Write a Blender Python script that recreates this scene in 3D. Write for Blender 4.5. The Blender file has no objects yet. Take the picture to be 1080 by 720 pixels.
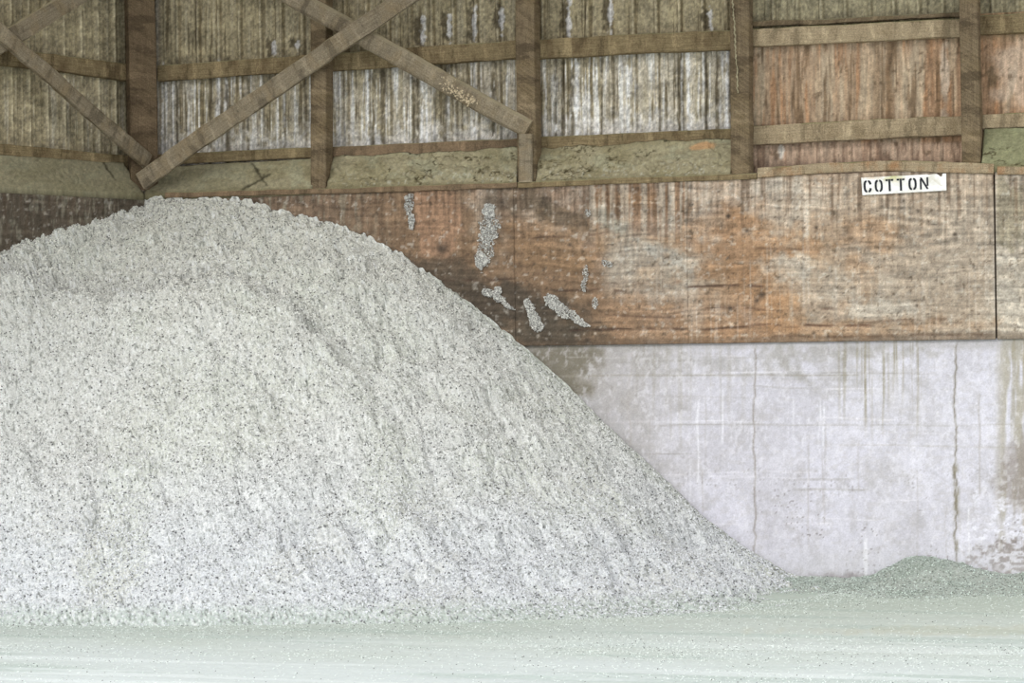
import bpy, math, random
import numpy as np
from mathutils import Matrix, Vector
random.seed(7)
RNG = np.random.RandomState(7)
SC = bpy.context.scene
COL = SC.collection

# ------------------------------------------------------------------ camera
FPX = 2600.0
TH = math.atan(0.000115 * FPX)
ROLL = 0.0145
D0 = 18.57
CAMZ = 1.77
F = np.array([-math.sin(TH), math.cos(TH), 0.0])
R0 = np.array([math.cos(TH), math.sin(TH), 0.0])
U0 = np.array([0, 0, 1.0])
CR = math.cos(ROLL) * R0 - math.sin(ROLL) * U0
CU = math.cos(ROLL) * U0 + math.sin(ROLL) * R0
CP = -D0 * F + np.array([0, 0, CAMZ])
cam = bpy.data.cameras.new('camera')
cam.sensor_width = 36.0
cam.lens = 36.0 * FPX / 1080.0
cam.clip_end = 200
camo = bpy.data.objects.new('camera', cam)
COL.objects.link(camo)
m = Matrix.Identity(4)
for i in range(3):
    m[i][0] = CR[i]; m[i][1] = CU[i]; m[i][2] = -F[i]; m[i][3] = CP[i]
camo.matrix_world = m
SC.camera = camo


def ray(px, py):
    return F + (px - 540) / FPX * CR - (py - 360) / FPX * CU


def project(x, y, z):
    dx, dy, dz = x - CP[0], y - CP[1], z - CP[2]
    d = dx * F[0] + dy * F[1] + dz * F[2]
    r = dx * CR[0] + dy * CR[1] + dz * CR[2]
    u = dx * CU[0] + dy * CU[1] + dz * CU[2]
    return 540 + FPX * r / d, 360 - FPX * u / d


class Wall:
    """a vertical plane: along-direction D, normal N into the room"""
    def __init__(s, O, D, N):
        s.O = np.array([O[0], O[1], 0.0]); s.D = np.array([D[0], D[1], 0.0]); s.N = np.array([N[0], N[1], 0.0])

    def uz(s, px, py, w=0.0):
        d = ray(px, py)
        t = np.dot(s.O + s.N * w - CP, s.N) / np.dot(d, s.N)
        P = CP + d * t
        return float(np.dot(P - s.O, s.D)), float(P[2])

    def pt(s, u, w, z):
        return (s.O[0] + s.D[0] * u + s.N[0] * w, s.O[1] + s.D[1] * u + s.N[1] * w, z)


BACK = Wall((0, 0), (1, 0), (0, -1))
XC, _ = BACK.uz(153, 205)
BETA = math.radians(69)
LEFT = Wall((XC, 0), (math.cos(BETA), math.sin(BETA)), (math.sin(BETA), -math.cos(BETA)))


def floorpt(px, py):
    d = ray(px, py)
    t = -CP[2] / d[2]
    P = CP + d * t
    return P[0], P[1]


# ------------------------------------------------------------------ noise and colour
TAB = np.random.RandomState(11).rand(512, 512)


def vnoise(x, y, seed=0):
    x = np.asarray(x, float) + seed * 17.31
    y = np.asarray(y, float) + seed * 9.77
    xi = np.floor(x).astype(int); yi = np.floor(y).astype(int)
    fx = x - xi; fy = y - yi
    fx = fx * fx * (3 - 2 * fx); fy = fy * fy * (3 - 2 * fy)
    a = TAB[xi % 512, yi % 512]; b = TAB[(xi + 1) % 512, yi % 512]
    c = TAB[xi % 512, (yi + 1) % 512]; d = TAB[(xi + 1) % 512, (yi + 1) % 512]
    return (a * (1 - fx) + b * fx) * (1 - fy) + (c * (1 - fx) + d * fx) * fy


def fbm(x, y, o=4, seed=0, g=0.5):
    t = 0; a = 1; s = 0
    for i in range(o):
        t = t + a * vnoise(x * 2 ** i, y * 2 ** i, seed + i * 3)
        s += a; a *= g
    return t / s


def sst(a, b, x):
    t = np.clip((x - a) / (b - a), 0, 1)
    return t * t * (3 - 2 * t)


def lin(c):
    c = np.asarray(c, float) / 255.0
    return np.where(c <= 0.04045, c / 12.92, ((c + 0.055) / 1.055) ** 2.4)


def mixc(col, c, k):
    k = np.clip(np.asarray(k), 0, 1)[..., None]
    return col * (1 - k) + np.asarray(c, float) * k


# ------------------------------------------------------------------ materials
def newmat(name):
    mt = bpy.data.materials.new(name); mt.use_nodes = True
    nt = mt.node_tree
    for n in list(nt.nodes):
        nt.nodes.remove(n)
    out = nt.nodes.new('ShaderNodeOutputMaterial')
    bs = nt.nodes.new('ShaderNodeBsdfPrincipled')
    nt.links.new(bs.outputs[0], out.inputs[0])
    bs.inputs['Roughness'].default_value = 0.9
    bs.inputs['Specular IOR Level'].default_value = 0.15
    return mt, nt, bs


def noise(nt, vec, scale, detail=4, rough=0.6):
    n = nt.nodes.new('ShaderNodeTexNoise')
    n.inputs['Scale'].default_value = scale
    n.inputs['Detail'].default_value = detail
    n.inputs['Roughness'].default_value = rough
    nt.links.new(vec, n.inputs['Vector'])
    return n.outputs['Fac']


def mapr(nt, v, a, b, c, d):
    n = nt.nodes.new('ShaderNodeMapRange')
    for i, q in enumerate((a, b, c, d)):
        n.inputs[i + 1].default_value = q
    nt.links.new(v, n.inputs[0])
    return n.outputs[0]


def mix(nt, fac, a, b, mode='MIX'):
    n = nt.nodes.new('ShaderNodeMix'); n.data_type = 'RGBA'; n.blend_type = mode
    if isinstance(fac, float): n.inputs[0].default_value = fac
    else: nt.links.new(fac, n.inputs[0])
    for i, q in ((6, a), (7, b)):
        if isinstance(q, tuple): n.inputs[i].default_value = q
        else: nt.links.new(q, n.inputs[i])
    return n.outputs[2]


def bump(nt, bs, h, strength, dist):
    b = nt.nodes.new('ShaderNodeBump')
    b.inputs['Strength'].default_value = strength
    b.inputs['Distance'].default_value = dist
    nt.links.new(h, b.inputs['Height'])
    nt.links.new(b.outputs[0], bs.inputs['Normal'])


def l4(c):
    return tuple(float(v) for v in lin(c)) + (1.0,)


def paint_mat(name, scale=120, var=0.25, bstr=0.3, bdist=0.01, rough=0.9, stretch=(1, 1, 1), metal=0.0):
    """colour laid on the vertices, broken up by fine procedural noise"""
    mt, nt, bs = newmat(name)
    at = nt.nodes.new('ShaderNodeAttribute'); at.attribute_name = 'Col'
    tc = nt.nodes.new('ShaderNodeTexCoord')
    mp = nt.nodes.new('ShaderNodeMapping'); mp.inputs['Scale'].default_value = stretch
    nt.links.new(tc.outputs['Object'], mp.inputs['Vector'])
    f = noise(nt, mp.outputs[0], scale, 5, 0.7)
    g = mapr(nt, f, 0.3, 0.7, 1 - var, 1 + var)
    cc = nt.nodes.new('ShaderNodeCombineColor')
    for i in range(3): nt.links.new(g, cc.inputs[i])
    c = mix(nt, 1.0, at.outputs['Color'], cc.outputs[0], 'MULTIPLY')
    nt.links.new(c, bs.inputs['Base Color'])
    bs.inputs['Roughness'].default_value = rough
    bs.inputs['Metallic'].default_value = metal
    bump(nt, bs, f, bstr, bdist)
    return mt


def timber_mat(name, c1, c2, c3, dust, saw=0.0, dustk=0.8):
    mt, nt, bs = newmat(name)
    tc = nt.nodes.new('ShaderNodeTexCoord')
    mp = nt.nodes.new('ShaderNodeMapping'); mp.inputs['Scale'].default_value = (1.2, 22, 22)
    nt.links.new(tc.outputs['Object'], mp.inputs['Vector'])
    oi = nt.nodes.new('ShaderNodeObjectInfo')
    ad = nt.nodes.new('ShaderNodeVectorMath'); ad.operation = 'ADD'
    nt.links.new(mp.outputs[0], ad.inputs[0]); nt.links.new(oi.outputs['Location'], ad.inputs[1])
    g = noise(nt, ad.outputs[0], 4, 6, 0.65)
    mp2 = nt.nodes.new('ShaderNodeMapping'); mp2.inputs['Scale'].default_value = (5, 3, 3)
    nt.links.new(tc.outputs['Object'], mp2.inputs['Vector'])
    ad2 = nt.nodes.new('ShaderNodeVectorMath'); ad2.operation = 'ADD'
    nt.links.new(mp2.outputs[0], ad2.inputs[0]); nt.links.new(oi.outputs['Location'], ad2.inputs[1])
    p = noise(nt, ad2.outputs[0], 1.6, 4, 0.6)
    fine = noise(nt, tc.outputs['Object'], 130, 3, 0.75)
    c = mix(nt, mapr(nt, g, 0.25, 0.75, 0, 1), l4(c1), l4(c2))
    c = mix(nt, mapr(nt, p, 0.46, 0.66, 0, 0.75), c, l4(c3))
    mp4 = nt.nodes.new('ShaderNodeMapping'); mp4.inputs['Scale'].default_value = (9, 2.5, 2.5)
    nt.links.new(tc.outputs['Object'], mp4.inputs['Vector'])
    ad4 = nt.nodes.new('ShaderNodeVectorMath'); ad4.operation = 'ADD'
    nt.links.new(mp4.outputs[0], ad4.inputs[0]); nt.links.new(oi.outputs['Location'], ad4.inputs[1])
    pd = noise(nt, ad4.outputs[0], 1.0, 5, 0.7)
    c = mix(nt, mapr(nt, pd, 0.52, 0.60, 0, 0.6), c, tuple(v_ * .55 for v_ in l4(c1)[:3]) + (1,))
    c = mix(nt, mapr(nt, pd, 0.44, 0.36, 0, 0.5), c, tuple(min(1, v_ * 1.35) for v_ in l4(c2)[:3]) + (1,))
    v = mapr(nt, fine, 0.3, 0.7, 0.6, 1.4)
    cc = nt.nodes.new('ShaderNodeCombineColor')
    for i in range(3): nt.links.new(v, cc.inputs[i])
    c = mix(nt, 1.0, c, cc.outputs[0], 'MULTIPLY')
    if saw > 0:
        mp3 = nt.nodes.new('ShaderNodeMapping')
        mpr = nt.nodes.new('ShaderNodeMapping'); mpr.inputs['Rotation'].default_value = (0, 0, 0.6)
        nt.links.new(tc.outputs['Object'], mpr.inputs['Vector'])
        mp3.inputs['Scale'].default_value = (75, 5, 5)
        nt.links.new(mpr.outputs[0], mp3.inputs['Vector'])
        sf = noise(nt, mp3.outputs[0], 1, 2, 0.5)
        sv = mapr(nt, sf, 0.35, 0.65, 1 - saw, 1 + saw)
        c3n = nt.nodes.new('ShaderNodeCombineColor')
        for i in range(3): nt.links.new(sv, c3n.inputs[i])
        c = mix(nt, 1.0, c, c3n.outputs[0], 'MULTIPLY')
    ge = nt.nodes.new('ShaderNodeNewGeometry')
    sx = nt.nodes.new('ShaderNodeSeparateXYZ'); nt.links.new(ge.outputs['Normal'], sx.inputs[0])
    c = mix(nt, mapr(nt, sx.outputs[2], 0.25, 0.8, 0, dustk), c, l4(dust))
    nt.links.new(c, bs.inputs['Base Color'])
    mm = nt.nodes.new('ShaderNodeMath'); mm.operation = 'ADD'
    nt.links.new(g, mm.inputs[0]); nt.links.new(fine, mm.inputs[1])
    bump(nt, bs, mm.outputs[0], 0.5, 0.006)
    return mt


# ------------------------------------------------------------------ mesh helpers
def link(name, me, mat, parent=None):
    o = bpy.data.objects.new(name, me)
    COL.objects.link(o)
    if mat: me.materials.append(mat)
    if parent: o.parent = parent
    return o


def tag(o, label=None, cat=None, group=None, kind=None):
    if label: o['label'] = label
    if cat: o['category'] = cat
    if group: o['group'] = group
    if kind: o['kind'] = kind
    return o


def npmesh(name, V, Q, cols=None, smooth=True):
    """V (n,3), Q (m,k) uniform faces"""
    me = bpy.data.meshes.new(name)
    n, k = Q.shape
    me.vertices.add(len(V)); me.vertices.foreach_set('co', np.asarray(V, np.float32).ravel())
    me.loops.add(n * k); me.loops.foreach_set('vertex_index', Q.astype(np.int32).ravel())
    me.polygons.add(n)
    me.polygons.foreach_set('loop_start', (np.arange(n) * k).astype(np.int32))
    me.polygons.foreach_set('loop_total', np.full(n, k, np.int32))
    me.polygons.foreach_set('use_smooth', np.full(n, smooth, bool))
    me.update(calc_edges=True); me.validate()
    if cols is not None:
        a = me.color_attributes.new('Col', 'FLOAT_COLOR', 'POINT')
        cc = np.ones((len(V), 4), np.float32); cc[:, :3] = cols
        a.data.foreach_set('color', cc.ravel())
    return me


def gridfaces(nu, nv, flip=False):
    i = np.arange(nu - 1)[:, None]; j = np.arange(nv - 1)[None, :]
    a = (i * nv + j).ravel(); b = a + nv; c = b + 1; d = a + 1
    return np.stack([a, d, c, b] if flip else [a, b, c, d], 1)


def lines(a, b, fa, fb, res, coarse=0.12):
    """fine grid lines between fa and fb, coarse ones outside"""
    fa = max(a, fa); fb = min(b, fb)
    L = []
    if fa - a > 1e-4: L += list(np.linspace(a, fa, max(2, int((fa - a) / coarse) + 1))[:-1])
    L += list(np.linspace(fa, fb, max(2, int((fb - fa) / res) + 1)))
    if b - fb > 1e-4: L += list(np.linspace(fb, b, max(2, int((b - fb) / coarse) + 1))[1:])
    return np.array(L)


def panel(name, wall, us, zs, wfn, paint, mat, back=0.02, parent=None, ztop=None, zbot=None):
    """a painted sheet: grid front at depth wfn(u,z), closed by edges and a back"""
    U, Z = np.meshgrid(us, zs, indexing='ij')
    if ztop is not None or zbot is not None:
        t = (Z - zs[0]) / (zs[-1] - zs[0])
        lo = zbot(U) if zbot is not None else zs[0]
        hi = ztop(U) if ztop is not None else zs[-1]
        Z = lo + t * (hi - lo)
    W = wfn(U, Z) + 0 * U
    X = wall.O[0] + wall.D[0] * U + wall.N[0] * W
    Y = wall.O[1] + wall.D[1] * U + wall.N[1] * W
    PX, PY = project(X, Y, Z)
    C = lin(paint(PX, PY, U, Z))
    V = np.stack([X, Y, Z], -1).reshape(-1, 3)
    nu, nz = U.shape
    Q = gridfaces(nu, nz)
    # edges: a back ring
    ring = [i * nz for i in range(nu)] + [(nu - 1) * nz + j for j in range(1, nz)] + \
           [i * nz + nz - 1 for i in range(nu - 2, -1, -1)] + [j for j in range(nz - 2, 0, -1)]
    ring = np.array(ring)
    Wb = W.min() - back
    RU = U.reshape(-1)[ring]; RZ = Z.reshape(-1)[ring]
    B = np.stack([wall.O[0] + wall.D[0] * RU + wall.N[0] * Wb, wall.O[1] + wall.D[1] * RU + wall.N[1] * Wb, RZ], -1)
    nb = len(V); k = len(ring); idx = np.arange(k)
    S = np.stack([ring, nb + idx, nb + (idx + 1) % k, ring[(idx + 1) % k]], 1)
    Cf = C.reshape(-1, 3)
    cols = np.concatenate([Cf, Cf[ring] * 0.6])
    # back cap from the four corners
    cor = [0, nu - 1, nu - 1 + nz - 1, 2 * (nu - 1) + nz - 1]
    cap = np.array([[nb + cor[3], nb + cor[2], nb + cor[1], nb + cor[0]]])
    me = npmesh(name, np.concatenate([V, B]), np.concatenate([Q, S, cap]), cols)
    return link(name, me, mat, parent)


def beam(name, wall, p0, p1, width, wf, depth, mat, rough=0.003, bow=0.0, ext0=0.0, ext1=0.0, rad=0.012, parent=None, seed=0, uz=None):
    """a sawn timber whose front-face centreline runs between two points of a wall plane"""
    if uz is None:
        a = wall.uz(p0[0], p0[1], wf); b = wall.uz(p1[0], p1[1], wf)
    else:
        a, b = uz
    a = np.array(a); b = np.array(b)
    d = b - a; L = np.linalg.norm(d); d /= L
    a = a - d * ext0; b = b + d * ext1; L = np.linalg.norm(b - a)
    n = max(3, int(L / 0.025)); hw = width / 2; hd = depth / 2
    # cross-section ring, rounded corners
    ring = []
    for cx, cy, a0 in ((hw - rad, hd - rad, 0), (-hw + rad, hd - rad, 90), (-hw + rad, -hd + rad, 180), (hw - rad, -hd + rad, 270)):
        for q in (0, 45, 90):
            t = math.radians(a0 + q)
            ring.append((cx + rad * math.cos(t), cy + rad * math.sin(t)))
    # extra points on the long faces
    full = []
    for i in range(len(ring)):
        p = ring[i]; q = ring[(i + 1) % len(ring)]
        full.append(p)
        dd = math.hypot(q[0] - p[0], q[1] - p[1])
        k = int(dd / 0.03)
        for j in range(1, k + 1):
            f = j / (k + 1)
            full.append((p[0] + (q[0] - p[0]) * f, p[1] + (q[1] - p[1]) * f))
    full = np.array(full); K = len(full)
    xs = np.linspace(-L / 2, L / 2, n)
    XX = np.repeat(xs, K); YY = np.tile(full[:, 0], n); ZZ = np.tile(full[:, 1], n)
    r = 1 + 0 * XX
    nz1 = fbm(XX * 6 + seed * 3.1, np.tile(np.arange(K), n) * 0.7, 3, 5 + seed) - 0.5
    sc = 1 + nz1 * rough * 2 / max(0.03, min(hw, hd))
    YY = YY * sc + bow * (1 - (2 * XX / L) ** 2) + (fbm(XX * 1.5, 0 * XX + seed, 2, 9) - 0.5) * rough * 3
    ZZ = ZZ * sc
    V = np.stack([XX, YY, ZZ], 1)
    i = np.arange(n - 1)[:, None]; j = np.arange(K)[None, :]
    A = (i * K + j).ravel(); B = (i * K + (j + 1) % K).ravel()
    Q = np.stack([A, A + K, B + K, B], 1)
    me = bpy.data.meshes.new(name)
    faces = Q[:, ::-1].tolist() + [list(range(K))[::1], [(n - 1) * K + q for q in range(K)][::-1]]
    me.from_pydata(V.tolist(), [], faces); me.update()
    for p in me.polygons: p.use_smooth = True
    import bmesh
    bm = bmesh.new(); bm.from_mesh(me); bmesh.ops.recalc_face_normals(bm, faces=bm.faces[:]); bm.to_mesh(me); bm.free()
    try: me.set_sharp_from_angle(angle=math.radians(50))
    except Exception: pass
    o = link(name, me, mat, parent)
    c = (a + b) / 2
    P = wall.pt(c[0], wf - hd, c[1])
    ax = np.array([wall.D[0] * d[0], wall.D[1] * d[0], d[1]])
    zx = wall.N
    yx = np.cross(zx, ax)
    M = Matrix.Identity(4)
    for q in range(3):
        M[q][0] = ax[q]; M[q][1] = yx[q]; M[q][2] = zx[q]; M[q][3] = P[q]
    o.matrix_world = M
    return o


def grains(name, P, size, cols, mat, parent=None, flat=1.0, N=None):
    """many small irregular seeds as one mesh of stretched octahedra"""
    n = len(P)
    base = np.array([[1, 0, 0], [-1, 0, 0], [0, .62, 0], [0, -.62, 0], [0, 0, .62], [0, 0, -.62]])
    tri = np.array([[0, 2, 4], [2, 1, 4], [1, 3, 4], [3, 0, 4], [2, 0, 5], [1, 2, 5], [3, 1, 5], [0, 3, 5]])
    q = RNG.normal(size=(n, 4)); q /= np.linalg.norm(q, axis=1)[:, None]
    w, x, y, z = q.T
    R = np.stack([1 - 2 * (y * y + z * z), 2 * (x * y - z * w), 2 * (x * z + y * w),
                  2 * (x * y + z * w), 1 - 2 * (x * x + z * z), 2 * (y * z - x * w),
                  2 * (x * z - y * w), 2 * (y * z + x * w), 1 - 2 * (x * x + y * y)], 1).reshape(n, 3, 3)
    s = np.asarray(size).reshape(-1, 1, 1) * np.ones((n, 1, 1))
    V = np.einsum('nij,kj->nki', R, base) * s * (1 + 0.25 * RNG.normal(size=(n, 6, 1)).clip(-1, 1))
    V[..., 2] *= flat
    V = V + P[:, None, :]
    Q = (tri[None] + (np.arange(n) * 6)[:, None, None]).reshape(-1, 3)
    C = np.repeat(cols, 6, axis=0)
    me = npmesh(name, V.reshape(-1, 3), Q, C, smooth=False)
    return link(name, me, mat, parent)


# ------------------------------------------------------------------ palette / materials
M_conc = paint_mat('limewashed_concrete', 80, 0.14, 0.35, 0.006)
M_ply = paint_mat('weathered_plywood', 90, 0.26, 0.4, 0.006, stretch=(1, 1, 1))
M_side = paint_mat('dusty_sheet_metal', 110, 0.26, 0.25, 0.004, rough=0.8)
M_dust = paint_mat('packed_seed_dust', 100, 0.22, 0.7, 0.012)
M_pile = paint_mat('cotton_seed', 75, 0.30, 0.9, 0.016)
M_grain = paint_mat('single_seeds', 200, 0.10, 0.1, 0.002)
M_floor = paint_mat('dusty_floor', 60, 0.07, 0.3, 0.006)
DUST = (150, 147, 118)
M_post = timber_mat('old_post_timber', (98, 84, 66), (132, 117, 93), (116, 101, 76), DUST, 0.16)
M_post_red = timber_mat('dark_corner_timber', (86, 72, 56), (114, 98, 77), (100, 86, 66), DUST, 0.12)
M_brace = timber_mat('brace_timber', (112, 101, 84), (148, 137, 116), (134, 118, 92), (168, 158, 130), 0.0)
M_girt = timber_mat('girt_timber', (104, 90, 66), (150, 134, 102), (98, 82, 60), (150, 146, 112), 0.0)
M_girt_r = timber_mat('pale_girt_timber', (142, 126, 100), (182, 165, 136), (134, 118, 92), (130, 132, 90), 0.0)
M_rust = timber_mat('reddish_girt_timber', (112, 96, 76), (140, 118, 94), (90, 78, 62), (150, 146, 112), 0.0)
M_strip = timber_mat('mossy_sill_timber', (140, 124, 98), (172, 156, 130), (150, 112, 78), (136, 136, 98), 0.0, 0.7)

# ------------------------------------------------------------------ lower wall: concrete
def blob(px, py, x, y, rx, ry, rot=0.0, rough=0.5, seed=0, soft=0.35, ns=14.0):
    c, s = math.cos(math.radians(rot)), math.sin(math.radians(rot))
    dx = px - x; dy = py - y
    a = (dx * c + dy * s) / rx; b = (-dx * s + dy * c) / ry
    d = np.sqrt(a * a + b * b)
    n = fbm(px / ns, py / ns, 4, seed + 40) - 0.5
    return 1 - sst(1 - soft, 1 + soft, d + n * rough * 2.5)


def vline(px, py, x, wob, wd, seed, y0, y1, ns=26.0):
    cx = x + (fbm(py / ns, 0 * py + seed, 4, seed) - 0.5) * wob * 2
    m_ = np.exp(-((px - cx) / wd) ** 2)
    return m_ * sst(y0 - 4, y0 + 4, py) * (1 - sst(y1 - 4, y1 + 4, py))


def hline(px, py, y, slope, wob, wd, seed, x0, x1):
    cy = y + slope * (px - x0) + (fbm(px / 50.0, 0 * px + seed, 3, seed) - 0.5) * wob * 2
    return np.exp(-((py - cy) / wd) ** 2) * sst(x0 - 8, x0 + 8, px) * (1 - sst(x1 - 8, x1 + 8, px))


def paint_concrete(px, py, u, z):
    shp = px.shape
    col = np.ones(shp + (3,)) * np.array([205, 204, 214.0])
    n1 = fbm(px / 60, py / 60, 5, 1)
    col = mixc(col, (182, 180, 186), sst(0.42, 0.72, n1) * 0.45)
    n2 = fbm(px / 14, py / 20, 5, 2, 0.65)
    col = mixc(col, (168, 165, 166), sst(0.5, 0.72, n2) * 0.35)
    col = mixc(col, (222, 221, 230), sst(0.52, 0.72, fbm(px / 22, py / 26, 4, 3)) * 0.35)
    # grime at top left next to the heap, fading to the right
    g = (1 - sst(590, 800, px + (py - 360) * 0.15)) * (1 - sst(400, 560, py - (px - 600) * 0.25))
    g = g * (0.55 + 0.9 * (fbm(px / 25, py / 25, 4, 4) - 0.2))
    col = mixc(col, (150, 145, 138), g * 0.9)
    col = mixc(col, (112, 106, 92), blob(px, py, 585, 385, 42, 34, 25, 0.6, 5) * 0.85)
    for i, (x, y, rx, ry, rt, k) in enumerate(((685, 380, 22, 16, 20, .6), (760, 385, 40, 10, 5, .5), (822, 376, 18, 14, 30, .75), (838, 392, 16, 5, 40, .7),
                                               (600, 420, 26, 40, 20, .5), (650, 470, 30, 40, 45, .45), (905, 372, 60, 7, 0, .7), (885, 395, 25, 20, 0, .35),
                                               (930, 500, 26, 14, 10, .4), (960, 430, 50, 30, 30, .3), (700, 500, 40, 30, 45, .4))):
        col = mixc(col, (140, 136, 126), blob(px, py, x, y, rx, ry, rt, 0.9, 60 + i, 0.7, 7) * k * (.65 if y < 400 else .4))
    # scrape marks
    for i in range(34):
        r = np.random.RandomState(500 + i)
        x0 = r.uniform(570, 930); L = r.uniform(30, 150); y = r.uniform(372, 560)
        h = hline(px, py, y, r.uniform(-0.03, 0.05), 1.5, r.uniform(0.5, 1.1), i, x0, x0 + L)
        col = mixc(col, (232, 230, 236) if r.rand() < .55 else (150, 146, 142), h * r.uniform(.25, .6) * (.35 + 1.1 * fbm(px / 12, py / 12, 2, i)))
    for i in range(26):
        r = np.random.RandomState(800 + i)
        x = r.uniform(650, 1080); y0 = r.uniform(380, 540)
        v = vline(px, py, x, 2, r.uniform(0.5, 1.0), i, y0, y0 + r.uniform(30, 120))
        col = mixc(col, (165, 160, 158) if r.rand() < .6 else (232, 232, 238), v * r.uniform(.3, .7))
    # form joints, cracks and drips
    col = mixc(col, (148, 143, 132), hline(px, py, 396.5, -0.004, 1.2, 1.0, 3, 590, 905) * 0.6)
    col = mixc(col, (150, 146, 138), hline(px, py, 448, 0.0, 1.2, 0.7, 6, 700, 1080) * 0.35)
    col = mixc(col, (166, 160, 150), hline(px, py, 469, 0.01, 1.2, 0.6, 8, 880, 1080) * 0.35)
    col = mixc(col, (134, 126, 116), vline(px, py, 796, 4, 1.0, 1, 366, 590, 14) * 0.7)
    col = mixc(col, (112, 104, 88), vline(px, py, 1008, 4, 1.0, 2, 362, 608, 14) * 0.8)
    wide = vline(px, py, 1009, 5, 2.6, 4, 490, 580, 14) * sst(0.4, 0.62, fbm(px / 4, py / 14, 3, 9))
    col = mixc(col, (122, 115, 94), wide * 0.75)
    col = mixc(col, (170, 164, 160), vline(px, py, 665, 5, 1.0, 7, 365, 470) * 0.5)
    dr = sst(0.5, 0.7, fbm(px / 2.6, py / 300, 2, 12))
    reach = 390 + 110 * fbm(px / 7, 0 * py, 2, 14)
    win = sst(872, 905, px) * (1 - sst(972, 985, px)) + 0.75 * sst(1040, 1060, px) + 0.25 * (1 - sst(700, 880, px)) * sst(640, 700, px)
    col = mixc(col, (132, 124, 98), dr * (1 - sst(reach - 30, reach + 20, py)) * win * 0.65)
    col = mixc(col, (150, 142, 118), sst(0.42, 0.6, fbm(px / 9, py / 60, 3, 15)) * sst(1045, 1062, px) * 0.6)
    # worn patches at the right foot
    col = mixc(col, (146, 138, 132), blob(px, py, 1078, 500, 22, 42, 0, 0.6, 20, 0.35) * 0.75)
    col = mixc(col, (136, 128, 124), blob(px, py, 1068, 592, 34, 19, 0, 0.9, 21, 0.22, 6) * 0.9)
    lam = sst(0.5, 0.6, fbm(px / 6, py / 3, 3, 22)) * blob(px, py, 1062, 570, 40, 45, 0, .5, 23)
    col = mixc(col, (226, 226, 236), lam * 0.8)
    # occlusion shade painted along the foot, right of the heap edge
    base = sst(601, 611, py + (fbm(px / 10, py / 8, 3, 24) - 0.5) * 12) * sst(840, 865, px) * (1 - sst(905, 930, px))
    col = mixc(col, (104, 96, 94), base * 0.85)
    col = mixc(col, (238, 238, 244), blob(px, py, 913, 590, 2.5, 24, 0, 0.3, 25) * 0.8)
    # pits
    pit = sst(0.84, 0.92, vnoise(px / 1.7, py / 1.7, 33)) * sst(450, 560, py) * sst(.4, .6, fbm(px / 30, py / 30, 2, 34))
    ff = fbm(px / 3.0, py / 3.0, 4, 35, .75)
    col = col * (1 + (ff - .5) * .16)[..., None]
    mm = fbm(px / 9, py / 5, 4, 36, .7)
    col = mixc(col, (176, 172, 170), sst(.52, .68, mm) * .25)
    col = mixc(col, (226, 225, 232), sst(.56, .70, fbm(px / 5, py / 8, 4, 37, .7)) * .35)
    col = mixc(col, (118, 112, 112), pit * 0.75)
    ft = sst(560, 600, py) * 0.4
    col = mixc(col, (196, 196, 200), ft)
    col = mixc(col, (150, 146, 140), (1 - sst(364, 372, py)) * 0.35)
    return col


zb = 1.745
ua = BACK.uz(480, 400)[0]; ub = BACK.uz(1095, 400)[0] + 1.4
us = lines(XC, ub + 1.8, ua, ub, 0.009)
zs = lines(0.0, zb, 0.0, zb, 0.009)
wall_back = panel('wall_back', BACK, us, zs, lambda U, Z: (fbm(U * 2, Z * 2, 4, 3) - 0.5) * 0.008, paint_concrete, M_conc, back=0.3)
tag(wall_back, kind='structure', label='whitewashed concrete lower wall with cracks and drip stains', cat='wall')

grey = lambda px, py, u, z: np.ones(px.shape + (3,)) * np.array([120, 112, 100.0])
LS = -6.5
wall_left = panel('wall_left', LEFT, lines(LS, 0.0, LS, LS, 0.2), lines(0, zb, 0, 0, 0.2), lambda U, Z: 0 * U, grey, M_conc, back=0.3)
tag(wall_left, kind='structure', label='lower concrete wall on the left behind the seed heap', cat='wall')


dark = lambda px, py, u, z: np.ones(px.shape + (3,)) * np.array([58, 48, 38.0])
panel('sheathing', BACK, lines(XC, ub + 1.8, XC, XC, .3), lines(1.74, 2.93, 0, 0, .3), lambda U, Z: 0 * U - .004, dark, M_conc, back=.02, parent=wall_back)
panel('sheathing', LEFT, lines(LS, 0, LS, LS, .3), lines(1.74, 2.93, 0, 0, .3), lambda U, Z: 0 * U - .004, dark, M_conc, back=.02, parent=wall_left)


def des(col, k):
    g = (col * np.array([.3, .59, .11])).sum(-1, keepdims=True)
    return col * (1 - k) + g * k


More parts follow.
